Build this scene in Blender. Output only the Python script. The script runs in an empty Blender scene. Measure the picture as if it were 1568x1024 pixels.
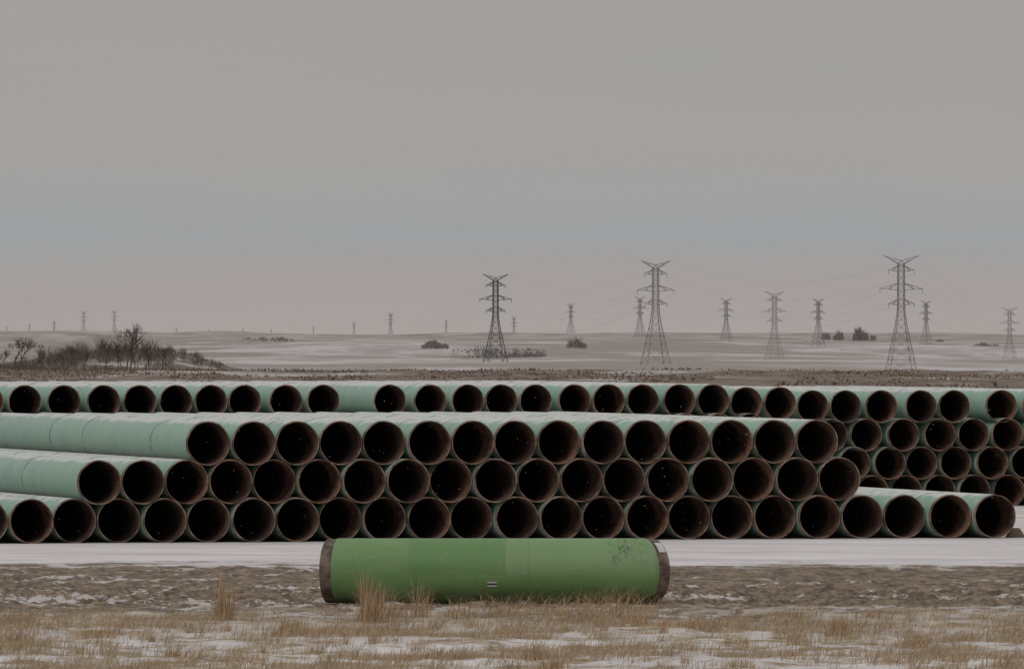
import bpy, math, random
import numpy as np
from mathutils import Vector, Matrix
random.seed(7); rng=np.random.default_rng(7)
F=13320.0; CH=4.22; HZ=515.0
scene=bpy.context.scene
scene.view_settings.view_transform='Standard'; scene.view_settings.look='None'; scene.view_settings.exposure=0
def wx(px,Y): return (px-784.0)/F*Y

# ---------------------------------------------------------------- noise / terrain
def vnoise(x,y,seed=0):
    x=np.asarray(x,float); y=np.asarray(y,float)
    ix=np.floor(x).astype(np.int64); iy=np.floor(y).astype(np.int64)
    fx=x-ix; fy=y-iy; fx=fx*fx*(3-2*fx); fy=fy*fy*(3-2*fy)
    def h(a,b):
        n=(a*374761393+b*668265263+seed*1274126177)&0xffffffff
        n=((n^(n>>13))*1274126177)&0xffffffff
        n=(n^(n>>16))&0xffff
        return n/65535.0
    return (h(ix,iy)*(1-fx)+h(ix+1,iy)*fx)*(1-fy)+(h(ix,iy+1)*(1-fx)+h(ix+1,iy+1)*fx)*fy
def fbm(x,y,o=4,seed=0):
    s=0;a=.5;t=0
    for k in range(o):
        s=s+a*vnoise(x*2**k+17.3*k,y*2**k-9.1*k,seed+k);t+=a;a*=.5
    return s/t-.5
def sst(a,b,x):
    t=np.clip((x-a)/(b-a),0,1); return t*t*(3-2*t)
PY=np.log(np.array([800,1000,2000,3000,3400,4000,4900,6300,8000,10500,14000,20000,40000.]))
PP=np.array([567,572,571,568,567.5,566,562,548,524,514,515,516,516.])
def ground_h(X,Y):
    X=np.asarray(X,float);Y=np.asarray(Y,float)
    Yc=np.maximum(Y,1.)
    p=np.interp(np.log(Yc),PY,PP)
    far=CH-(p-HZ)/F*Yc
    h=np.where(Y>800,far,0.0)
    dip=-0.50*sst(200,222,Y)
    mid=dip+(1.1+0.50)*sst(520,800,Y)
    h=np.where(Y<=800,mid,h)
    h=h+sst(1500,4000,Y)*13.0*fbm(X/420,Y/900,3,5)*(1-.3*sst(7500,9500,Y))
    h=h+sst(8000,10000,Y)*15*fbm(X/420,Y/2500,2,8)
    h=h+sst(8500,10500,Y)*5.0*np.exp(-((X+560)/130)**2)+sst(8500,10500,Y)*3.5*np.exp(-((X-160)/140)**2)
    h=h+sst(420,650,Y)*(1-sst(900,1200,Y))*0.9*fbm(X/14,Y/60,4,11)
    h=h+1.9*np.exp(-((X+44)/11)**2-((Y-930)/60)**2)+1.3*np.exp(-((X+35)/5)**2-((Y-900)/40)**2)
    m=sst(134,138,Y)*(1-sst(157,163,Y))
    low=sst(134,137,Y)*(1-sst(141,150,Y))
    h=h+m*(0.09*fbm(X/.42,Y/.8,4,21)+0.16*fbm(X/5,Y/1.3,2,31)+(.02+.08*low)*np.clip(fbm(X/.16,Y/.22,3,35)*2.2,-.2,1))
    h=h+sst(158,163,Y)*(1-sst(174,179,Y))*0.05*fbm(X/3,Y/1.2,3,41)
    g=(1-sst(131,136,Y))*sst(60,90,Y)
    h=h+g*(-.09+0.20*fbm(X/2.2,Y/2.5,4,51)+0.05*fbm(X/.3,Y/.4,2,61))
    return h

# ---------------------------------------------------------------- node helpers
def mat(name,rough=.8):
    m=bpy.data.materials.new(name); m.use_nodes=True
    nt=m.node_tree; b=nt.nodes['Principled BSDF']; b.inputs['Roughness'].default_value=rough
    return m,nt,b
def N(nt,t,**k):
    n=nt.nodes.new(t)
    for a,v in k.items(): setattr(n,a,v)
    return n
def setin(nt,sock,v):
    if isinstance(v,bpy.types.NodeSocket): nt.links.new(v,sock)
    elif isinstance(v,(tuple,list)) and len(v)==3 and sock.type=='RGBA': sock.default_value=(*v,1)
    else: sock.default_value=v
def math_(nt,op,a,b=0.0,c=None,clamp=False):
    n=N(nt,'ShaderNodeMath',operation=op,use_clamp=clamp); setin(nt,n.inputs[0],a); setin(nt,n.inputs[1],b)
    if c is not None: setin(nt,n.inputs[2],c)
    return n.outputs[0]
def mix(nt,f,a,b,bt='MIX'):
    n=N(nt,'ShaderNodeMix',data_type='RGBA',blend_type=bt); setin(nt,n.inputs[0],f); setin(nt,n.inputs[6],a); setin(nt,n.inputs[7],b)
    return n.outputs[2]
def mr(nt,v,a,b,c=0.,d=1.):
    n=N(nt,'ShaderNodeMapRange',interpolation_type='SMOOTHSTEP'); setin(nt,n.inputs[0],v)
    for i,q in enumerate((a,b,c,d)): n.inputs[i+1].default_value=q
    return n.outputs[0]
def noise(nt,vec,scale=1,detail=4,rough=.55,sc=(1,1,1),loc=(0,0,0)):
    mp=N(nt,'ShaderNodeMapping'); mp.inputs['Scale'].default_value=sc; mp.inputs['Location'].default_value=loc
    nt.links.new(vec,mp.inputs[0])
    n=N(nt,'ShaderNodeTexNoise'); n.inputs['Scale'].default_value=scale; n.inputs['Detail'].default_value=detail; n.inputs['Roughness'].default_value=rough
    nt.links.new(mp.outputs[0],n.inputs['Vector']); return n.outputs[0]
def s2l(r,g,b):
    f=lambda c:(c/255/12.92) if c/255<=.04045 else ((c/255+.055)/1.055)**2.4
    return (f(r),f(g),f(b))

# ---------------------------------------------------------------- ground material
gm,nt,b=mat('ground_snow_mud',.9)
P=N(nt,'ShaderNodeNewGeometry').outputs['Position']
sx=N(nt,'ShaderNodeSeparateXYZ'); nt.links.new(P,sx.inputs[0]); X_,Y_,Z_=sx.outputs
nA=noise(nt,P,1,4,.6,(.25,.35,.3))
nB=noise(nt,P,1,5,.65,(2.6,1.6,2))
nC=noise(nt,P,1,4,.6,(.35,.5,1),(31,7,0))
snow=mix(nt,mr(nt,nA,.35,.65),(.61,.59,.585),(.74,.72,.71))
nK=noise(nt,P,1,3,.65,(9,5,9),(1,5,2))
mud=mix(nt,mr(nt,math_(nt,'ADD',math_(nt,'MULTIPLY',nB,.6),math_(nt,'MULTIPLY',nK,.4)),.40,.60),(.085,.060,.040),(.27,.205,.14))
nM=noise(nt,P,1,6,.70,(1.5,.7,4),(3,9,0))
band=noise(nt,P,1,3,.6,(.10,.30,1),(7,1,0))
fleck=math_(nt,'ADD',nM,math_(nt,'ADD',math_(nt,'MULTIPLY',math_(nt,'SUBTRACT',band,.5),.75),math_(nt,'MULTIPLY',math_(nt,'SUBTRACT',nK,.5),.22)))
mudsnow=mr(nt,math_(nt,'ADD',fleck,mr(nt,Y_,137,146,.03,-.015)),.575,.62)
mudc=mix(nt,math_(nt,'MULTIPLY',mudsnow,.82),mud,(.58,.545,.515))
yw=math_(nt,'ADD',Y_,math_(nt,'MULTIPLY',math_(nt,'SUBTRACT',nC,.5),18.0))
yw2=math_(nt,'ADD',yw,math_(nt,'MULTIPLY',math_(nt,'SUBTRACT',nM,.5),12.0))
strip=mix(nt,math_(nt,'MULTIPLY',mr(nt,nB,.60,.70),.35),snow,(.25,.21,.18))
rut=mr(nt,noise(nt,P,1,4,.65,(.07,.8,1),(5,2,0)),.52,.62)
strip=mix(nt,math_(nt,'MULTIPLY',rut,.42),strip,(.24,.20,.17))
straw=mix(nt,mr(nt,nB,.35,.7),(.25,.185,.115),(.46,.37,.26))
nG=noise(nt,P,1,5,.68,(.9,.7,1),(11,4,0))
near=mix(nt,mr(nt,nG,.40,.54),straw,snow)
near=mix(nt,mr(nt,Y_,120,132,.08,.6),near,straw)
c=mix(nt,mr(nt,yw2,133.0,135.5),near,mudc)
c=mix(nt,mr(nt,yw2,158.5,162.5),c,strip)
nP=noise(nt,P,1,5,.65,(.05,.018,.05))
nP2=noise(nt,P,1,5,.7,(.35,.08,.3),(8,8,0))
prair=mix(nt,mr(nt,nP2,.35,.65),(.115,.082,.062),(.24,.185,.14))
prair=mix(nt,math_(nt,'MULTIPLY',mr(nt,nP,.55,.62),.7),prair,(.52,.50,.48))
c=mix(nt,mr(nt,Y_,380,480),c,prair)
nF=noise(nt,P,1,6,.62,(.0042,.0016,.002),(2,3,0))
nF2=noise(nt,P,1,5,.7,(.016,.0035,.002),(5,1,0))
far=mix(nt,mr(nt,nF2,.40,.60),(.56,.54,.535),(.37,.34,.315))  # far snow and tan tones have distance haze painted in
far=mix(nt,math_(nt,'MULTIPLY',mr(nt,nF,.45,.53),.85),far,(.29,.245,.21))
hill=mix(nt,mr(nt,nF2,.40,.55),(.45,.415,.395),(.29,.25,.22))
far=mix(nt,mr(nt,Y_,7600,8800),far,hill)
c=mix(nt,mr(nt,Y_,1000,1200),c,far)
nt.links.new(c,b.inputs['Base Color'])
bp=N(nt,'ShaderNodeBump'); bp.inputs['Strength'].default_value=.8; bp.inputs['Distance'].default_value=.05
nt.links.new(math_(nt,'MULTIPLY',math_(nt,'ADD',nB,math_(nt,'MULTIPLY',nK,.5)),mr(nt,Y_,158,164,1,.25)),bp.inputs['Height']); nt.links.new(bp.outputs[0],b.inputs['Normal'])

def mesh_obj(name,V,faces_flat,sizes,mats,midx=None,smooth=False,link=True,parent=None):
    me=bpy.data.meshes.new(name)
    V=np.asarray(V,np.float32); ff=np.asarray(faces_flat,np.int32).ravel(); sizes=np.asarray(sizes,np.int32)
    me.vertices.add(len(V)); me.vertices.foreach_set('co',V.ravel())
    me.loops.add(len(ff)); me.loops.foreach_set('vertex_index',ff)
    me.polygons.add(len(sizes)); st=np.concatenate([[0],np.cumsum(sizes)[:-1]]).astype(np.int32)
    me.polygons.foreach_set('loop_start',st); me.polygons.foreach_set('loop_total',sizes)
    if midx is not None: me.polygons.foreach_set('material_index',np.asarray(midx,np.int32))
    if smooth: me.polygons.foreach_set('use_smooth',np.ones(len(sizes),bool))
    for m in mats: me.materials.append(m)
    me.update(calc_edges=True); me.validate()
    if not link: return me
    o=bpy.data.objects.new(name,me); scene.collection.objects.link(o)
    if parent: o.parent=parent
    return o

rows=np.concatenate([np.linspace(-200,60,14),np.arange(66,104,.8),np.arange(104,132,.16),np.arange(132,165,.08),np.arange(165,250,.6),
    250*(1.012**np.arange(1,390))])
u=np.concatenate([-np.geomspace(3,.09,30),np.linspace(-.082,.082,480),np.geomspace(.09,3,30)])
YY,UU=np.meshgrid(rows,u,indexing='ij'); XX=UU*np.maximum(YY,60)
ZZ=ground_h(XX,YY)
V=np.stack([XX,YY,ZZ],-1).reshape(-1,3)
nr,nc=XX.shape
i0=(np.arange(nr-1)[:,None]*nc+np.arange(nc-1)[None,:]).ravel()
Fc=np.stack([i0,i0+1,i0+nc+1,i0+nc],-1)
mesh_obj('ground',V,Fc,np.full(len(Fc),4),[gm],smooth=True)

# ---------------------------------------------------------------- pipe materials
cm,nt,b=mat('sage_epoxy_coating',.6)
g=N(nt,'ShaderNodeNewGeometry'); tc=N(nt,'ShaderNodeTexCoord').outputs['Object']
oi=N(nt,'ShaderNodeObjectInfo').outputs['Random']
n1=noise(nt,tc,1,4,.6,(1.2,1.2,.25)); n2=noise(nt,tc,6,4,.6)
col=mix(nt,oi,(.220,.365,.285),(.295,.425,.35))
col=mix(nt,mr(nt,n1,.35,.7,0,.6),col,(.355,.465,.40))
col=mix(nt,mr(nt,n2,.58,.75,0,.4),col,(.22,.23,.19))
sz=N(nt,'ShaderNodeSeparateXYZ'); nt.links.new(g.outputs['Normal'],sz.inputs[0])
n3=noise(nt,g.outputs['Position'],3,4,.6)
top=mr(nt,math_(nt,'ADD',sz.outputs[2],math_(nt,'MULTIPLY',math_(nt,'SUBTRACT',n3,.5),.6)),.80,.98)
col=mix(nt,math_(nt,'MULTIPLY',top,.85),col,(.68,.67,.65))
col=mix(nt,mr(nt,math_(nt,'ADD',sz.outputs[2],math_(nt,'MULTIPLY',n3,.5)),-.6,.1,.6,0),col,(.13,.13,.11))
nt.links.new(col,b.inputs['Base Color'])
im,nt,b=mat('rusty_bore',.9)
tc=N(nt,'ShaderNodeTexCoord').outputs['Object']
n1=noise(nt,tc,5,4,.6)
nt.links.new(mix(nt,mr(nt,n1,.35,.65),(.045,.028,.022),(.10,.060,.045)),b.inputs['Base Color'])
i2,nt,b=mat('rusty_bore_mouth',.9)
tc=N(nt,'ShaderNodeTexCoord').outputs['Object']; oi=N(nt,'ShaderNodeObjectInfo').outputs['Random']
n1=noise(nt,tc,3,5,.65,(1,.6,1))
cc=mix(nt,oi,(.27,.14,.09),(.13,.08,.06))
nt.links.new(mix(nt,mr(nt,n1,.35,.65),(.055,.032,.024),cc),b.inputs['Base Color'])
rm,nt,b=mat('rust_rim',.8)
tc=N(nt,'ShaderNodeTexCoord').outputs['Object']; oi=N(nt,'ShaderNodeObjectInfo').outputs['Random']
n1=noise(nt,tc,3,4,.65)
nt.links.new(mix(nt,mr(nt,n1,.4,.62),(.085,.048,.034),mix(nt,oi,(.29,.165,.105),(.34,.27,.22))),b.inputs['Base Color'])
wm,nt,b=mat('weld_band',.7)
tc=N(nt,'ShaderNodeTexCoord').outputs['Object']
nt.links.new(mix(nt,mr(nt,noise(nt,tc,5),.45,.55),(.10,.13,.115),(.28,.31,.28)),b.inputs['Base Color'])

def revolve(profile,mids,seg=48):
    V=[];ff=[];mi=[]
    for s,r in profile:
        for k in range(seg):
            a=2*math.pi*k/seg; V.append((r*math.cos(a),s,r*math.sin(a)))
    for i in range(len(profile)-1):
        for k in range(seg):
            k2=(k+1)%seg; ff.append((i*seg+k,i*seg+k2,(i+1)*seg+k2,(i+1)*seg+k)); mi.append(mids[i])
    return V,ff,mi
R=.457; L=21.0; T=.023
def pipe_mesh(name,welds):
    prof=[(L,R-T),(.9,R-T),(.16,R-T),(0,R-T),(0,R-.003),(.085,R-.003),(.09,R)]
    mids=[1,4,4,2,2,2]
    for w in welds:
        prof+=[(w,R),(w,R+.006),(w+.035,R+.006),(w+.035,R)]; mids+=[0,3,3,3]
    prof+=[(L-.05,R),(L-.045,R-.003),(L,R-.003),(L,R-T)]; mids+=[0,2,2,2]
    V,ff,mi=revolve(prof,mids)
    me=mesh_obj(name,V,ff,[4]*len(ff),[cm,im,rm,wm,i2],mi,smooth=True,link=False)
    me.set_sharp_from_angle(angle=math.radians(35))
    return me
meshes=[pipe_mesh('pipe_mesh_a',[3.4,10.2,13.6]),pipe_mesh('pipe_mesh_b',[4.1,12.1]),pipe_mesh('pipe_mesh_c',[1.4,8.8]),pipe_mesh('pipe_mesh_d',[5.6,11.3])]
TH=math.radians(15)
ax=Vector((-math.sin(TH),math.cos(TH),0)); pr=Vector((math.cos(TH),math.sin(TH),0))
PT=.932
def stack(x0,y0,zb):
    e=bpy.data.objects.new('pipe_stack',None); scene.collection.objects.link(e); e.location=(x0,y0,zb); e.rotation_euler=(0,0,TH); e.empty_display_size=.5
    return e
DZ=math.sqrt(.914**2-(PT/2)**2)
cnt=0
def add_pipe(e,i,row,s=0.0,m=None,dz=0):
    global cnt; cnt+=1
    o=bpy.data.objects.new('pipe_%d'%cnt,m or random.choice(meshes)); scene.collection.objects.link(o)
    o.parent=e; o.location=(i*PT,s,R+row*DZ+dz); o.rotation_euler=(0,random.uniform(0,6.28),random.uniform(-.002,.002))
    return o
A=stack(wx(791,180),180,0)
J=lambda a=.09: random.uniform(-a,a)
for i in range(-14,12): add_pipe(A,i,0,J(.15)+(0 if i<8 else -.1*(i-7)))
for k in range(18): add_pipe(A,-9.5+k,1,J(.12)-(.1 if k==0 else 0))
for k in range(15): add_pipe(A,-7+k,2,J(.12),m=meshes[0] if k==0 else None)
wd,nt,b=mat('weathered_timber',.9)
tc=N(nt,'ShaderNodeTexCoord').outputs['Object']
nt.links.new(mix(nt,noise(nt,tc,4,5,.6,(1,8,8)),(.10,.07,.05),(.27,.20,.15)),b.inputs['Base Color'])
def box(name,sx_,sy,sz_,loc,rot=0,parent=None,m=wd,wedge=False):
    v=[(-1,-1,0),(1,-1,0),(1,1,0),(-1,1,0),(-1,-1,1),(1,-1,1),(1,1,1),(-1,1,1)]
    v=[(a*sx_/2*(0.35 if (wedge and c_) else 1),b_*sy/2,c_*sz_) for a,b_,c_ in v]
    f=[(0,3,2,1),(4,5,6,7),(0,1,5,4),(1,2,6,5),(2,3,7,6),(3,0,4,7)]
    o=mesh_obj(name,v,f,[4]*6,[m],parent=parent); o.location=loc; o.rotation_euler=(0,0,rot)
    md=o.modifiers.new('bevel','BEVEL'); md.width=min(sz_,sy)*.12; md.segments=2
    return o
for n_,s in enumerate((.4,9.0,16.5)):
    box('timber_chock_%d'%n_,.42,.2,.2,(11*PT+.60,s-.4,0),0,A,wedge=True)
B=stack(wx(1383,241.8),241.8,-.54)
def idx(px,st,s=0.0):
    t=(px-784)/F; x0,y0=st.location.x,st.location.y
    x0=x0+s*ax.x; y0=y0+s*ax.y
    return (t*y0-x0)/(pr.x-t*pr.y)/PT
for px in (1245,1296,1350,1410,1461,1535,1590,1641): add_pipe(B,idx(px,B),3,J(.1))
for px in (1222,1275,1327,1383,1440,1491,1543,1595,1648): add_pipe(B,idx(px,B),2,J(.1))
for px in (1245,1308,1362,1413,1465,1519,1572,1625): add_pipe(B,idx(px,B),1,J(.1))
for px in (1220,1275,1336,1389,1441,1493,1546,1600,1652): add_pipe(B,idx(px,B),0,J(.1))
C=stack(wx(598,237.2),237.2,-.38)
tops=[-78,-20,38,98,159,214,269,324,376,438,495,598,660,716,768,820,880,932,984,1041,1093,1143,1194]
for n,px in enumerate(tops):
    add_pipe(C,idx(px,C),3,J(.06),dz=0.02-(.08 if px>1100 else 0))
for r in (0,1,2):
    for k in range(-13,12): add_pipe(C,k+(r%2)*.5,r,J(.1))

# ---------------------------------------------------------------- foreground green pipe section
gpm,nt,b=mat('green_coating',.42)
tc=N(nt,'ShaderNodeTexCoord').outputs['Object']; sp=N(nt,'ShaderNodeSeparateXYZ'); nt.links.new(tc,sp.inputs[0])
n1=noise(nt,tc,1,5,.6,(.6,.6,2)); n2=noise(nt,tc,5,6,.7,(1,1,2.5)); n3=noise(nt,tc,30,3,.6)
col=mix(nt,mr(nt,n1,.35,.65),(.130,.250,.085),(.170,.300,.115))
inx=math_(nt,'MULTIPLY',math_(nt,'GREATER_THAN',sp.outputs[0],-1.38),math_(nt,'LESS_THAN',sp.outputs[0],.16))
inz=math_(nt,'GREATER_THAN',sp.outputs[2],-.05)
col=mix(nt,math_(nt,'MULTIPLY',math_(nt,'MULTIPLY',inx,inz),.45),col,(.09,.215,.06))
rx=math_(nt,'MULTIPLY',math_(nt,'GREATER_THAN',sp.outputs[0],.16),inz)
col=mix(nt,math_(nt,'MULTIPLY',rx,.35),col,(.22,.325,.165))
col=mix(nt,mr(nt,n2,.52,.74,0,.55),col,(.24,.28,.17))
col=mix(nt,mr(nt,n3,.60,.70,0,.3),col,(.30,.33,.25))
streak=noise(nt,tc,1,4,.7,(9,1.2,.7),(2,2,2))
col=mix(nt,mr(nt,streak,.55,.72,0,.35),col,(.10,.14,.07))
scr=math_(nt,'MULTIPLY',mr(nt,noise(nt,tc,9,5,.8,(1.6,1,.8),(4,0,0)),.54,.58),math_(nt,'MULTIPLY',mr(nt,sp.outputs[0],1.7,1.9),mr(nt,sp.outputs[0],2.5,2.25)))
scr=math_(nt,'MULTIPLY',scr,mr(nt,sp.outputs[2],.05,.2))
col=mix(nt,math_(nt,'MULTIPLY',scr,.75),col,(.05,.07,.035))
col=mix(nt,mr(nt,math_(nt,'ADD',sp.outputs[2],math_(nt,'MULTIPLY',n2,.35)),-.32,-.05,.65,0),col,(.09,.105,.055))  # shade towards the bottom painted into the coating colour
nt.links.new(col,b.inputs['Base Color'])
b.inputs['Roughness'].default_value=.5
bsm,nt,b=mat('bare_rusty_steel',.75)
tc=N(nt,'ShaderNodeTexCoord').outputs['Object']
nt.links.new(mix(nt,mr(nt,noise(nt,tc,5,6,.7),.4,.62),(.07,.048,.037),(.19,.14,.11)),b.inputs['Base Color'])
white,nt,b=mat('white_label',.6)
tc=N(nt,'ShaderNodeTexCoord').outputs['Object']
nt.links.new(mix(nt,mr(nt,noise(nt,tc,90,2,.5),.5,.6),(.75,.75,.73),(.35,.36,.35)),b.inputs['Base Color'])
gp=bpy.data.objects.new('green_pipe_section',None); scene.collection.objects.link(gp); gp.location=(wx(759,137),137,.53)
def shell(name,fx0,fx1,r0,r1,m,seg=72,nx=10):
    V=[];ff=[]
    for j in range(nx+1):
        t=j/nx
        for k in range(seg):
            a=2*math.pi*k/seg; x=fx0(a)*(1-t)+fx1(a)*t; r=r0*(1-t)+r1*t
            V.append((x,-r*math.cos(a),r*math.sin(a)))
    for j in range(nx):
        for k in range(seg):
            k2=(k+1)%seg; ff.append((j*seg+k,j*seg+k2,(j+1)*seg+k2,(j+1)*seg+k))
    return mesh_obj(name,V,ff,[4]*len(ff),[m],smooth=True,parent=gp)
RR=.515
bow=lambda a:abs(math.cos(a))
l0=lambda a:-2.48-.11*bow(a); l1=lambda a:-2.64-.13*bow(a)
r0_=lambda a:2.33+.24*bow(a); r1_=lambda a:2.48+.26*bow(a)
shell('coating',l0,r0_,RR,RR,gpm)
shell('bare_end_1',l1,lambda a:-2.40,RR-.012,RR-.012,bsm,nx=2)
shell('bare_end_2',lambda a:2.28+.1*bow(a),r1_,RR-.012,RR-.012,bsm,nx=2)
shell('end_wall_1',l1,lambda a:-2.66,RR-.012,.12,bsm,nx=3)
shell('end_wall_2',r1_,lambda a:2.56,RR-.012,.12,bsm,nx=3)
def disc(name,x):
    V=[(x,-.12*math.cos(2*math.pi*k/32),.12*math.sin(2*math.pi*k/32)) for k in range(32)]
    mesh_obj(name,V,list(range(32)),[32],[im],parent=gp)
disc('end_plug_1',-2.66); disc('end_plug_2',2.56)
def decal(name,x0,x1,a0,a1,m,off=.004,rr=RR):
    V=[];ff=[]
    for j in range(7):
        a=math.radians(a0+(a1-a0)*j/6)
        xo=(.26*math.cos(a) if x0>2 else 0)
        for x in (x0+xo,x1+xo): V.append((x,-(rr+off)*math.cos(a),(rr+off)*math.sin(a)))
    for j in range(6): ff.append((j*2,j*2+1,j*2+3,j*2+2))
    mesh_obj(name,V,ff,[4]*6,[m],parent=gp)
dk,nt,b=mat('dark_ink',.6)
nt.links.new(mix(nt,noise(nt,N(nt,'ShaderNodeTexCoord').outputs['Object'],20),(.02,.02,.02),(.05,.05,.05)),b.inputs['Base Color'])
decal('label_top',-.13,.02,-17,-20,white); decal('label_stripe',-.13,.02,-20.5,-23,dk); decal('label_bottom',-.13,.02,-23.5,-26.5,white)
snm,nt,b=mat('clinging_snow',.8)
nt.links.new(mix(nt,noise(nt,N(nt,'ShaderNodeTexCoord').outputs['Object'],8),(.45,.44,.43),(.66,.65,.64)),b.inputs['Base Color'])
decal('snow_on_end',2.36,2.465,36,60,snm,.004)
for x in (-2.1,2.05): box('timber_skid_%d'%(x>0),.25,1.5,.10,(x,0,-.60),0,gp)

# ---------------------------------------------------------------- vegetation
def blades(name,x,y,h,w,lean,ang,m):
    n=len(x); z=ground_h(x,y)-.02
    face=rng.uniform(-.9,.9,n); dx=np.cos(face)*w/2; dy=np.sin(face)*w/2
    lx=np.cos(ang)*lean*h; ly=np.sin(ang)*lean*h
    V=np.zeros((n,7,3))
    def put(i,fx,fz,s):
        V[:,i,0]=x+lx*fx+s*dx; V[:,i,1]=y+ly*fx+s*dy; V[:,i,2]=z+h*fz
    put(0,0,0,-1);put(1,0,0,1);put(2,.22,.45,-.85);put(3,.22,.45,.85);put(4,.6,.8,-.5);put(5,.6,.8,.5);put(6,1,1,0)
    b0=np.arange(n)[:,None]*7
    f=np.concatenate([b0+np.array([0,1,3,2]),b0+np.array([2,3,5,4]),b0+np.array([4,5,6])],1)
    return mesh_obj(name,V.reshape(-1,3),f,np.tile([4,4,3],n),[m])
gr,nt,b=mat('dry_grass_straw',.8)
g=N(nt,'ShaderNodeNewGeometry').outputs['Position']
nn=noise(nt,g,1,3,.6,(14,14,1)); n5=noise(nt,g,.6,3,.6)
col=mix(nt,mr(nt,nn,.3,.7),(.21,.145,.082),(.58,.455,.30))
col=mix(nt,mr(nt,n5,.4,.65,0,.4),col,(.27,.19,.115))
nt.links.new(col,b.inputs['Base Color'])
grs,nt,b=mat('tall_grass_gold',.8)
g=N(nt,'ShaderNodeNewGeometry').outputs['Position']
nt.links.new(mix(nt,mr(nt,noise(nt,g,1,3,.6,(25,25,2)),.3,.7),(.19,.12,.065),(.62,.46,.28)),b.inputs['Base Color'])
Ncand=280000
y=rng.uniform(106,134.5,Ncand); x=rng.uniform(-1,1,Ncand)*.085*y
mask=fbm(x/1.1,y/2.0,4,71)+.6*fbm(x/.22,y/.3,2,81)+.12*sst(121,130,y)+.03*(1-sst(108,116,y))
keep=mask>.10
x=x[keep][:72000];y=y[keep][:72000];n=len(x)
h=rng.uniform(.04,.15,n)*(1+1.7*np.clip(fbm(x/.8,y/.8,3,91)*2,0,1)); h=h*(1-.4*sst(127,134,y))
blades('dry_grass',x,y,h,rng.uniform(.003,.008,n),rng.uniform(.1,.9,n),rng.normal(.1,1.0,n),gr)
tx=[];ty=[];th=[];tl=[]
def tuft(px,Y,H,W,c,lean=.35):
    X=wx(px,Y); tx.append(rng.normal(X,W,c)); ty.append(rng.normal(Y,W*1.2,c)); th.append(H*rng.uniform(.35,1,c)**.8); tl.append(np.abs(rng.normal(0,lean,c)))
tuft(575,131.5,.66,.10,200,.6); tuft(558,132,.92,.05,90,.15); tuft(566,132,.80,.06,80,.3)
tuft(345,131.5,.70,.07,170,.2); tuft(337,132,.86,.05,60,.12)
tuft(648,133,.58,.06,70,.4); tuft(636,133.5,.76,.02,14,.3); tuft(700,132.5,.38,.14,110,.7)
tuft(440,126,.42,.16,220,.5); tuft(800,133,.44,.25,120,1.1); tuft(900,133,.50,.3,140,1.1); tuft(985,133,.48,.2,110,1.0); tuft(760,133.5,.38,.2,90,.9)
tuft(860,132.5,.44,.3,110,1.1); tuft(950,133.5,.54,.25,100,1.0); tuft(610,133.5,.3,.2,90,.7)
tuft(1290,126,.36,.12,200,.4); tuft(1397,120,.26,.14,260,.6); tuft(1475,123,.25,.08,90,.4); tuft(1340,132,.25,.2,120,.5)
tuft(820,115,.36,.09,150,.5); tuft(850,113,.3,.1,130,.5); tuft(500,113,.25,.1,130,.5); tuft(265,118,.2,.15,150,.6); tuft(30,122,.34,.12,170,.5)
tuft(1220,121,.3,.1,120,.5); tuft(1130,113,.2,.15,120,.6); tuft(140,125,.22,.2,130,.6); tuft(660,118,.22,.2,130,.6); tuft(1080,127,.25,.2,130,.6)
for q in range(240):
    Y=rng.uniform(107,134); tuft(rng.uniform(-20,1590),Y,rng.uniform(.10,.32),rng.uniform(.03,.14),int(rng.uniform(12,50)),.6)
tx=np.concatenate(tx);ty=np.concatenate(ty);th=np.concatenate(th);tl=np.concatenate(tl);n=len(tx)
blades('tall_grass_tufts',tx,ty,th,rng.uniform(.004,.009,n),tl,rng.normal(0,.7,n)+np.where(rng.random(n)<.25,math.pi,0),grs)

br,nt,b=mat('brush_brown',.9)
g=N(nt,'ShaderNodeNewGeometry').outputs['Position']
nt.links.new(mix(nt,noise(nt,g,.4,4,.6),(.13,.095,.073),(.25,.195,.15)),b.inputs['Base Color'])
Nn=30000
y=rng.uniform(560,860,Nn); x=rng.uniform(-1,1,Nn)*.085*y
k=(fbm(x/5,y/25,4,101)>.0); x=x[k];y=y[k];n=len(x)
h=rng.uniform(.04,.18,n)*(1+1.2*np.clip(fbm(x/7,y/10,3,105)*3,0,1))
blades('prairie_brush',x,y,h,rng.uniform(.08,.2,n),rng.uniform(.3,1.2,n),rng.uniform(0,6.28,n),br)

tw,nt,b=mat('bare_twigs',.9)
g=N(nt,'ShaderNodeNewGeometry').outputs['Position']
nt.links.new(mix(nt,noise(nt,g,.5,4,.6),(.07,.058,.052),(.17,.14,.12)),b.inputs['Base Color'])
hz,nt,b=mat('hazy_shrub',.9)
g=N(nt,'ShaderNodeNewGeometry').outputs['Position']
nt.links.new(mix(nt,noise(nt,g,.05,4,.6),(.13,.12,.12),(.23,.21,.20)),b.inputs['Base Color'])  # twig colour paled to carry distance haze
def strut(V,Fl,p,q,r0,r1=None,seg=3):
    if r1 is None: r1=r0
    p=Vector(p);q=Vector(q);d=(q-p)
    if d.length<1e-6: return
    d.normalize(); a=d.orthogonal().normalized(); c_=d.cross(a); o=len(V)
    for P_,r in ((p,r0),(q,r1)):
        for k in range(seg):
            t=2*math.pi*k/seg; V.append(tuple(P_+a*math.cos(t)*r+c_*math.sin(t)*r))
    for k in range(seg):
        k2=(k+1)%seg; Fl.append((o+k,o+k2,o+seg+k2,o+seg+k))
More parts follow.
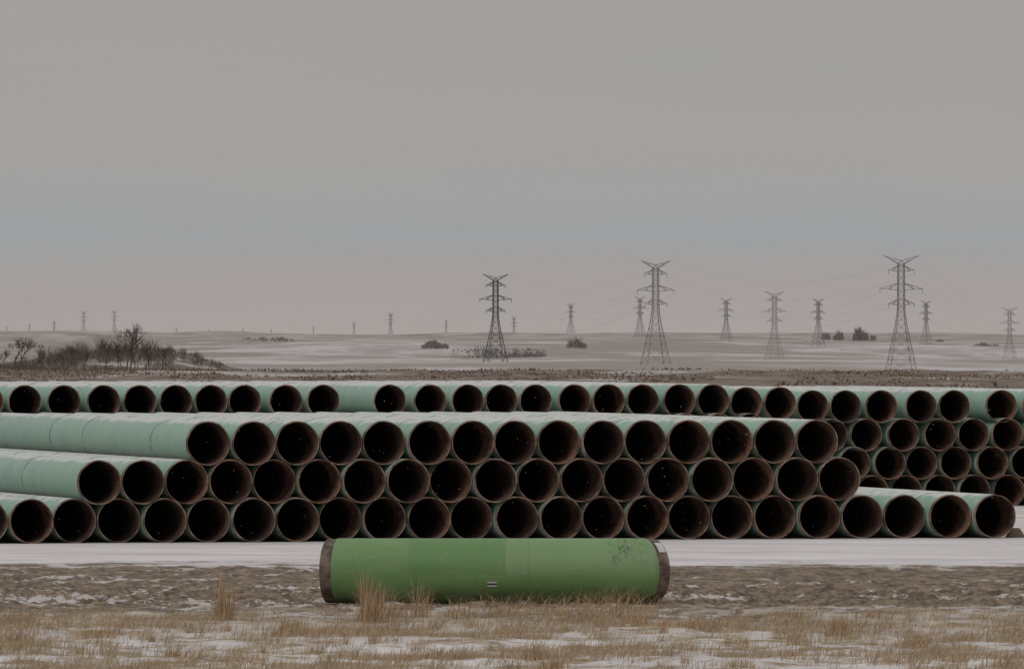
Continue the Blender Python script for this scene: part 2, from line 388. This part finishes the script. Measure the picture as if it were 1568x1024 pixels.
def bare_tree(px,Y,H,spread=.5,name='bare_tree',m=tw,depth=6):
    V=[];Fl=[]; X=wx(px,Y); z=float(ground_h(X,Y))
    def grow(p,d,l,r,dep):
        q=p+d*l; strut(V,Fl,p,q,r,r*.7,4 if dep>3 else 3)
        if dep==0: return
        for k in range(random.choice((2,3,3))):
            nd=(d+Vector((random.uniform(-1,1),random.uniform(-1,1),random.uniform(-.25,.7)))*spread).normalized()
            grow(p.lerp(q,random.uniform(.55,1)),nd,l*random.uniform(.62,.85),r*.62,dep-1)
    for s in range(2):
        grow(Vector((random.uniform(-.2,.2),0,-.1)),Vector((random.uniform(-.2,.2),0,1)).normalized(),H*.26,H*.017,depth)
    zz=max(v[2] for v in V); V=[(v[0]*H/zz,v[1]*H/zz,v[2]*H/zz) for v in V]
    o=mesh_obj(name,V,Fl,[4]*len(Fl),[m]); o.location=(X,Y,z)
bare_tree(195,800,4.4,.6); bare_tree(160,820,3.1,.5); bare_tree(27,830,3.1,.6); bare_tree(210,790,2.8,.6); bare_tree(185,780,2.8,.6); bare_tree(300,760,1.3,.5); bare_tree(110,810,2.4,.6); bare_tree(1526,640,1.1,.6,depth=5)
bare_tree(250,830,2.4,.6); bare_tree(60,800,2.0,.6); bare_tree(130,780,1.9,.6); bare_tree(225,800,2.1,.6); bare_tree(5,780,2.0,.6); bare_tree(90,790,1.7,.6)
def shrubs(name,specs,m,tw_w):
    xs=[];ys=[];hs=[];ws=[]
    for px0,px1,Y,H,c in specs:
        pxs=rng.uniform(px0,px1,c); Yv=Y*rng.uniform(.97,1.03,c); e=np.sqrt(np.clip(1-((pxs-(px0+px1)/2)/((px1-px0)/2))**2,.05,1))
        lump=.45+1.0*np.clip(.5+1.8*fbm(pxs/9,Yv*0,2,int(px0)+1000),0,1)
        xs.append((pxs-784)/F*Yv);ys.append(Yv);hs.append(H*e*lump*rng.uniform(.3,1,c));ws.append(np.full(c,tw_w*Y))
    x=np.concatenate(xs);y=np.concatenate(ys);h=np.concatenate(hs);w=np.concatenate(ws);n=len(x)
    blades(name,x,y,h,w*rng.uniform(.5,1.3,n),rng.uniform(.1,.8,n),rng.uniform(0,6.28,n),m)
shrubs('bare_shrubs',[(-20,60,800,1.4,420),(40,130,860,1.7,600),(85,200,900,1.8,1000),(150,270,880,1.4,900),(0,330,780,.6,900),(230,350,900,.7,900),(-20,120,760,.6,500)],tw,.00005)
shrubs('distant_shrubs',[(645,687,6900,5.0,700),(690,838,6500,2.8,900),(770,838,6300,3.4,500),(868,898,7100,8,200),(370,450,8000,3,200),(1258,1272,10300,7,120),(1275,1292,10300,8,120),(1306,1330,10300,11,350),(1332,1342,10300,4,80),(1490,1530,7600,3,120),(1430,1445,9000,3,70),(0,70,7300,4,200)],hz,.00009)

# ---------------------------------------------------------------- pylons
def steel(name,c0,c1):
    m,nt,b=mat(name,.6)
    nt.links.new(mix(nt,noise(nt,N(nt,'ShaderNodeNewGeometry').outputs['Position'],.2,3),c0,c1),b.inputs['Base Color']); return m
st=[steel('galvanised_steel_dark',(.08,.085,.092),(.11,.115,.122)),steel('galvanised_steel',(.17,.172,.18),(.21,.212,.215)),steel('galvanised_steel_haze_pale',(.28,.277,.28),(.33,.325,.32)),steel('galvanised_steel_haze_faint',(.42,.41,.405),(.47,.46,.45))]  # paler tones put distance haze into the steel colour
def pylon(px,Y,H,mi,rot=0.1,thick=1.0):
    V=[];Fl=[]
    X=wx(px,Y); z=float(ground_h(X,Y))
    prof=[(0,.120),(.10,.100),(.19,.083),(.27,.068),(.34,.055),(.41,.043),(.48,.034),(.54,.029),(.59,.028),(.655,.028),(.72,.028),(.78,.027),(.84,.027),(.90,.026),(.93,.026)]
    rl=.0042*H*thick; rb=.0019*H*thick
    cor=[(-1,-1),(1,-1),(1,1),(-1,1)]
    for (z0,w0),(z1,w1) in zip(prof[:-1],prof[1:]):
        for k in range(4):
            a=cor[k]; c_=cor[(k+1)%4]
            p0=(a[0]*w0*H,a[1]*w0*H*.8,z0*H); p1=(a[0]*w1*H,a[1]*w1*H*.8,z1*H)
            q0=(c_[0]*w0*H,c_[1]*w0*H*.8,z0*H); q1=(c_[0]*w1*H,c_[1]*w1*H*.8,z1*H)
            strut(V,Fl,p0,p1,rl); strut(V,Fl,p0,q1,rb); strut(V,Fl,q0,p1,rb); strut(V,Fl,p1,q1,rb)
    for za,hw,up in ((.585,.115,.035),(.715,.19,.045),(.875,.115,.035)):
        for s in (-1,1):
            tip=(s*hw*H,0,za*H)
            for d in (-1,1):
                w=.03*H
                strut(V,Fl,(s*w,d*w*.8,(za-.012)*H),tip,rl*.7); strut(V,Fl,(s*w,d*w*.8,(za+up)*H),tip,rl*.6)
                mid=((s*w+tip[0])/2,d*w*.4,(za-.006)*H); strut(V,Fl,mid,(s*(w+(hw*H-w)*.35),d*w*.5,(za+up*.62)*H),rb); strut(V,Fl,(s*w,d*w*.8,(za+up)*H),mid,rb)
            strut(V,Fl,tip,(tip[0],0,tip[2]-.035*H),rl*.8)
    for s in (-1,1):
        tip=(s*.155*H,0,H)
        for d in (-1,1):
            strut(V,Fl,(s*.026*H,d*.02*H,.93*H),tip,rl*.7); strut(V,Fl,(s*.0*H,d*.02*H,.955*H),tip,rl*.6)
            strut(V,Fl,(s*.026*H,d*.02*H,.93*H),(0,d*.02*H,.955*H),rb)
        strut(V,Fl,(s*.08*H,0,.968*H),(s*.026*H,0,.93*H),rb)
    o=mesh_obj('transmission_tower',V,Fl,[4]*len(Fl),[st[mi]]); o.location=(X,Y,z); o.rotation_euler=(0,0,rot)
    return (X,Y,z,H,rot)
def PD(hpx,H=40.): return H*F/hpx
tws={}
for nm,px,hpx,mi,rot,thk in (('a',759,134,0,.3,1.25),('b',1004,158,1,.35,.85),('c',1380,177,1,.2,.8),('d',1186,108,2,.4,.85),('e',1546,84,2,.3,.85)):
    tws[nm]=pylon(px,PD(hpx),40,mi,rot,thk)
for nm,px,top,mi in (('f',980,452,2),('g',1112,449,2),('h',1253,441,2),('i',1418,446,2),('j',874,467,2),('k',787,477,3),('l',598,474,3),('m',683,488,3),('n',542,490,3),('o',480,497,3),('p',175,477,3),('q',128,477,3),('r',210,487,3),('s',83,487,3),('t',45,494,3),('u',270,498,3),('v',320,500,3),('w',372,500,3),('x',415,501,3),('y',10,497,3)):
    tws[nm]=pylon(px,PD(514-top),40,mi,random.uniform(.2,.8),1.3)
V=[];Fl=[]
def span(a,b_,r,sag=9):
    Xa,Ya,Za,H,ra=a; Xb,Yb,Zb,_,rb_=b_
    for (off,hz_) in ((-.185,.68),(.185,.68),(-.115,.55),(.115,.84),(.145,1.0)):
        p=Vector((Xa+off*H*math.cos(ra),Ya+off*H*math.sin(ra),Za+hz_*H)); q=Vector((Xb+off*H*math.cos(rb_),Yb+off*H*math.sin(rb_),Zb+hz_*H))
        pv=None
        for k in range(17):
            t=k/16; w=p.lerp(q,t); w.z-=sag*4*t*(1-t)
            if pv: strut(V,Fl,pv,w,r)
            pv=w
for a_,b_ in (('c','e'),('c','b'),('b','a'),('a','l'),('i','h'),('h','g'),('g','f'),('f','j'),('j','m')):
    span(tws[a_],tws[b_],.024)
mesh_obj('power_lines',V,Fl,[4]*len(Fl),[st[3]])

# ---------------------------------------------------------------- falling snow
sf,nt,b=mat('snowflake',.8)
nt.links.new(mix(nt,noise(nt,N(nt,'ShaderNodeNewGeometry').outputs['Position'],2),(.35,.35,.35),(.6,.6,.6)),b.inputs['Base Color'])
n=1000; y=rng.uniform(90,178,n); x=rng.uniform(-1,1,n)*.075*y; z=rng.uniform(.4,7.5,n); r=rng.uniform(.002,.006,n)
base=np.array([(1,0,0),(-1,0,0),(0,1,0),(0,-1,0),(0,0,1),(0,0,-1)])
V=(np.stack([x,y,z],-1)[:,None,:]+base[None]*r[:,None,None]).reshape(-1,3)
tri=np.array([(0,2,4),(2,1,4),(1,3,4),(3,0,4),(2,0,5),(1,2,5),(3,1,5),(0,3,5)]).ravel()
f=(np.arange(n)[:,None]*6+tri[None]).ravel()
mesh_obj('falling_snow',V,f,np.full(n*8,3),[sf])

# ---------------------------------------------------------------- world / sun / camera
w=bpy.data.worlds.new('World'); scene.world=w; w.use_nodes=True; nt=w.node_tree
for q in list(nt.nodes): nt.nodes.remove(q)
out=N(nt,'ShaderNodeOutputWorld')
sky=N(nt,'ShaderNodeTexSky'); sky.sky_type='NISHITA'; sky.sun_disc=False
EL=math.radians(48); AZ=math.radians(215)
sky.sun_elevation=EL; sky.sun_rotation=AZ; sky.dust_density=3
b1=N(nt,'ShaderNodeBackground'); nt.links.new(sky.outputs[0],b1.inputs[0]); b1.inputs[1].default_value=.07
tc=N(nt,'ShaderNodeTexCoord').outputs['Generated']; sz=N(nt,'ShaderNodeSeparateXYZ'); nt.links.new(tc,sz.inputs[0])
nw=noise(nt,tc,1,3,.5,(7,7,35)); nw2=noise(nt,tc,1,3,.55,(16,16,90),(3,1,0))
zw=math_(nt,'ADD',sz.outputs[2],math_(nt,'MULTIPLY',math_(nt,'SUBTRACT',nw,.5),.009))
t=math_(nt,'DIVIDE',zw,.04,clamp=True)
cr=N(nt,'ShaderNodeValToRGB'); nt.links.new(t,cr.inputs[0]); cr.color_ramp.interpolation='EASE'; e=cr.color_ramp.elements
stops=[(0,(171,164,161)),(.14,(166,161,159)),(.28,(160,161,163)),(.42,(162,162,163)),(.58,(165,162,160)),(.78,(161,160,160)),(1.0,(161,159,159))]
e[0].position=0; e[0].color=(*s2l(*stops[0][1]),1); e[1].position=1; e[1].color=(*s2l(*stops[-1][1]),1)
for p_,c_ in stops[1:-1]:
    q=e.new(p_); q.color=(*s2l(*c_),1)
cl=mix(nt,mr(nt,nw2,.3,.75,0,.3),cr.outputs[0],s2l(168,165,162))
b2=N(nt,'ShaderNodeBackground'); nt.links.new(cl,b2.inputs[0])
nt.links.new(math_(nt,'ADD',math_(nt,'MULTIPLY',math_(nt,'MAXIMUM',sz.outputs[2],0.0),.75),1.0),b2.inputs[1])
ms=N(nt,'ShaderNodeMixShader'); ms.inputs[0].default_value=.94
nt.links.new(b1.outputs[0],ms.inputs[1]); nt.links.new(b2.outputs[0],ms.inputs[2]); nt.links.new(ms.outputs[0],out.inputs[0])
sl=bpy.data.lights.new('sun','SUN'); sl.energy=.6; sl.angle=math.radians(25); sl.color=(1,.97,.93)
so=bpy.data.objects.new('sun',sl); scene.collection.objects.link(so)
d=Vector((-math.cos(EL)*math.sin(math.radians(35)),-math.cos(EL)*math.cos(math.radians(35)),math.sin(EL)))
so.rotation_euler=d.to_track_quat('Z','Y').to_euler(); so.location=(0,0,30)
cd=bpy.data.cameras.new('camera'); cam=bpy.data.objects.new('camera',cd); scene.collection.objects.link(cam)
cd.sensor_width=36; cd.lens=F/1568*36; cd.clip_start=1; cd.clip_end=60000
cam.location=(0,0,CH); cam.rotation_euler=(math.pi/2+(HZ-512)/F,0,0)
scene.camera=cam
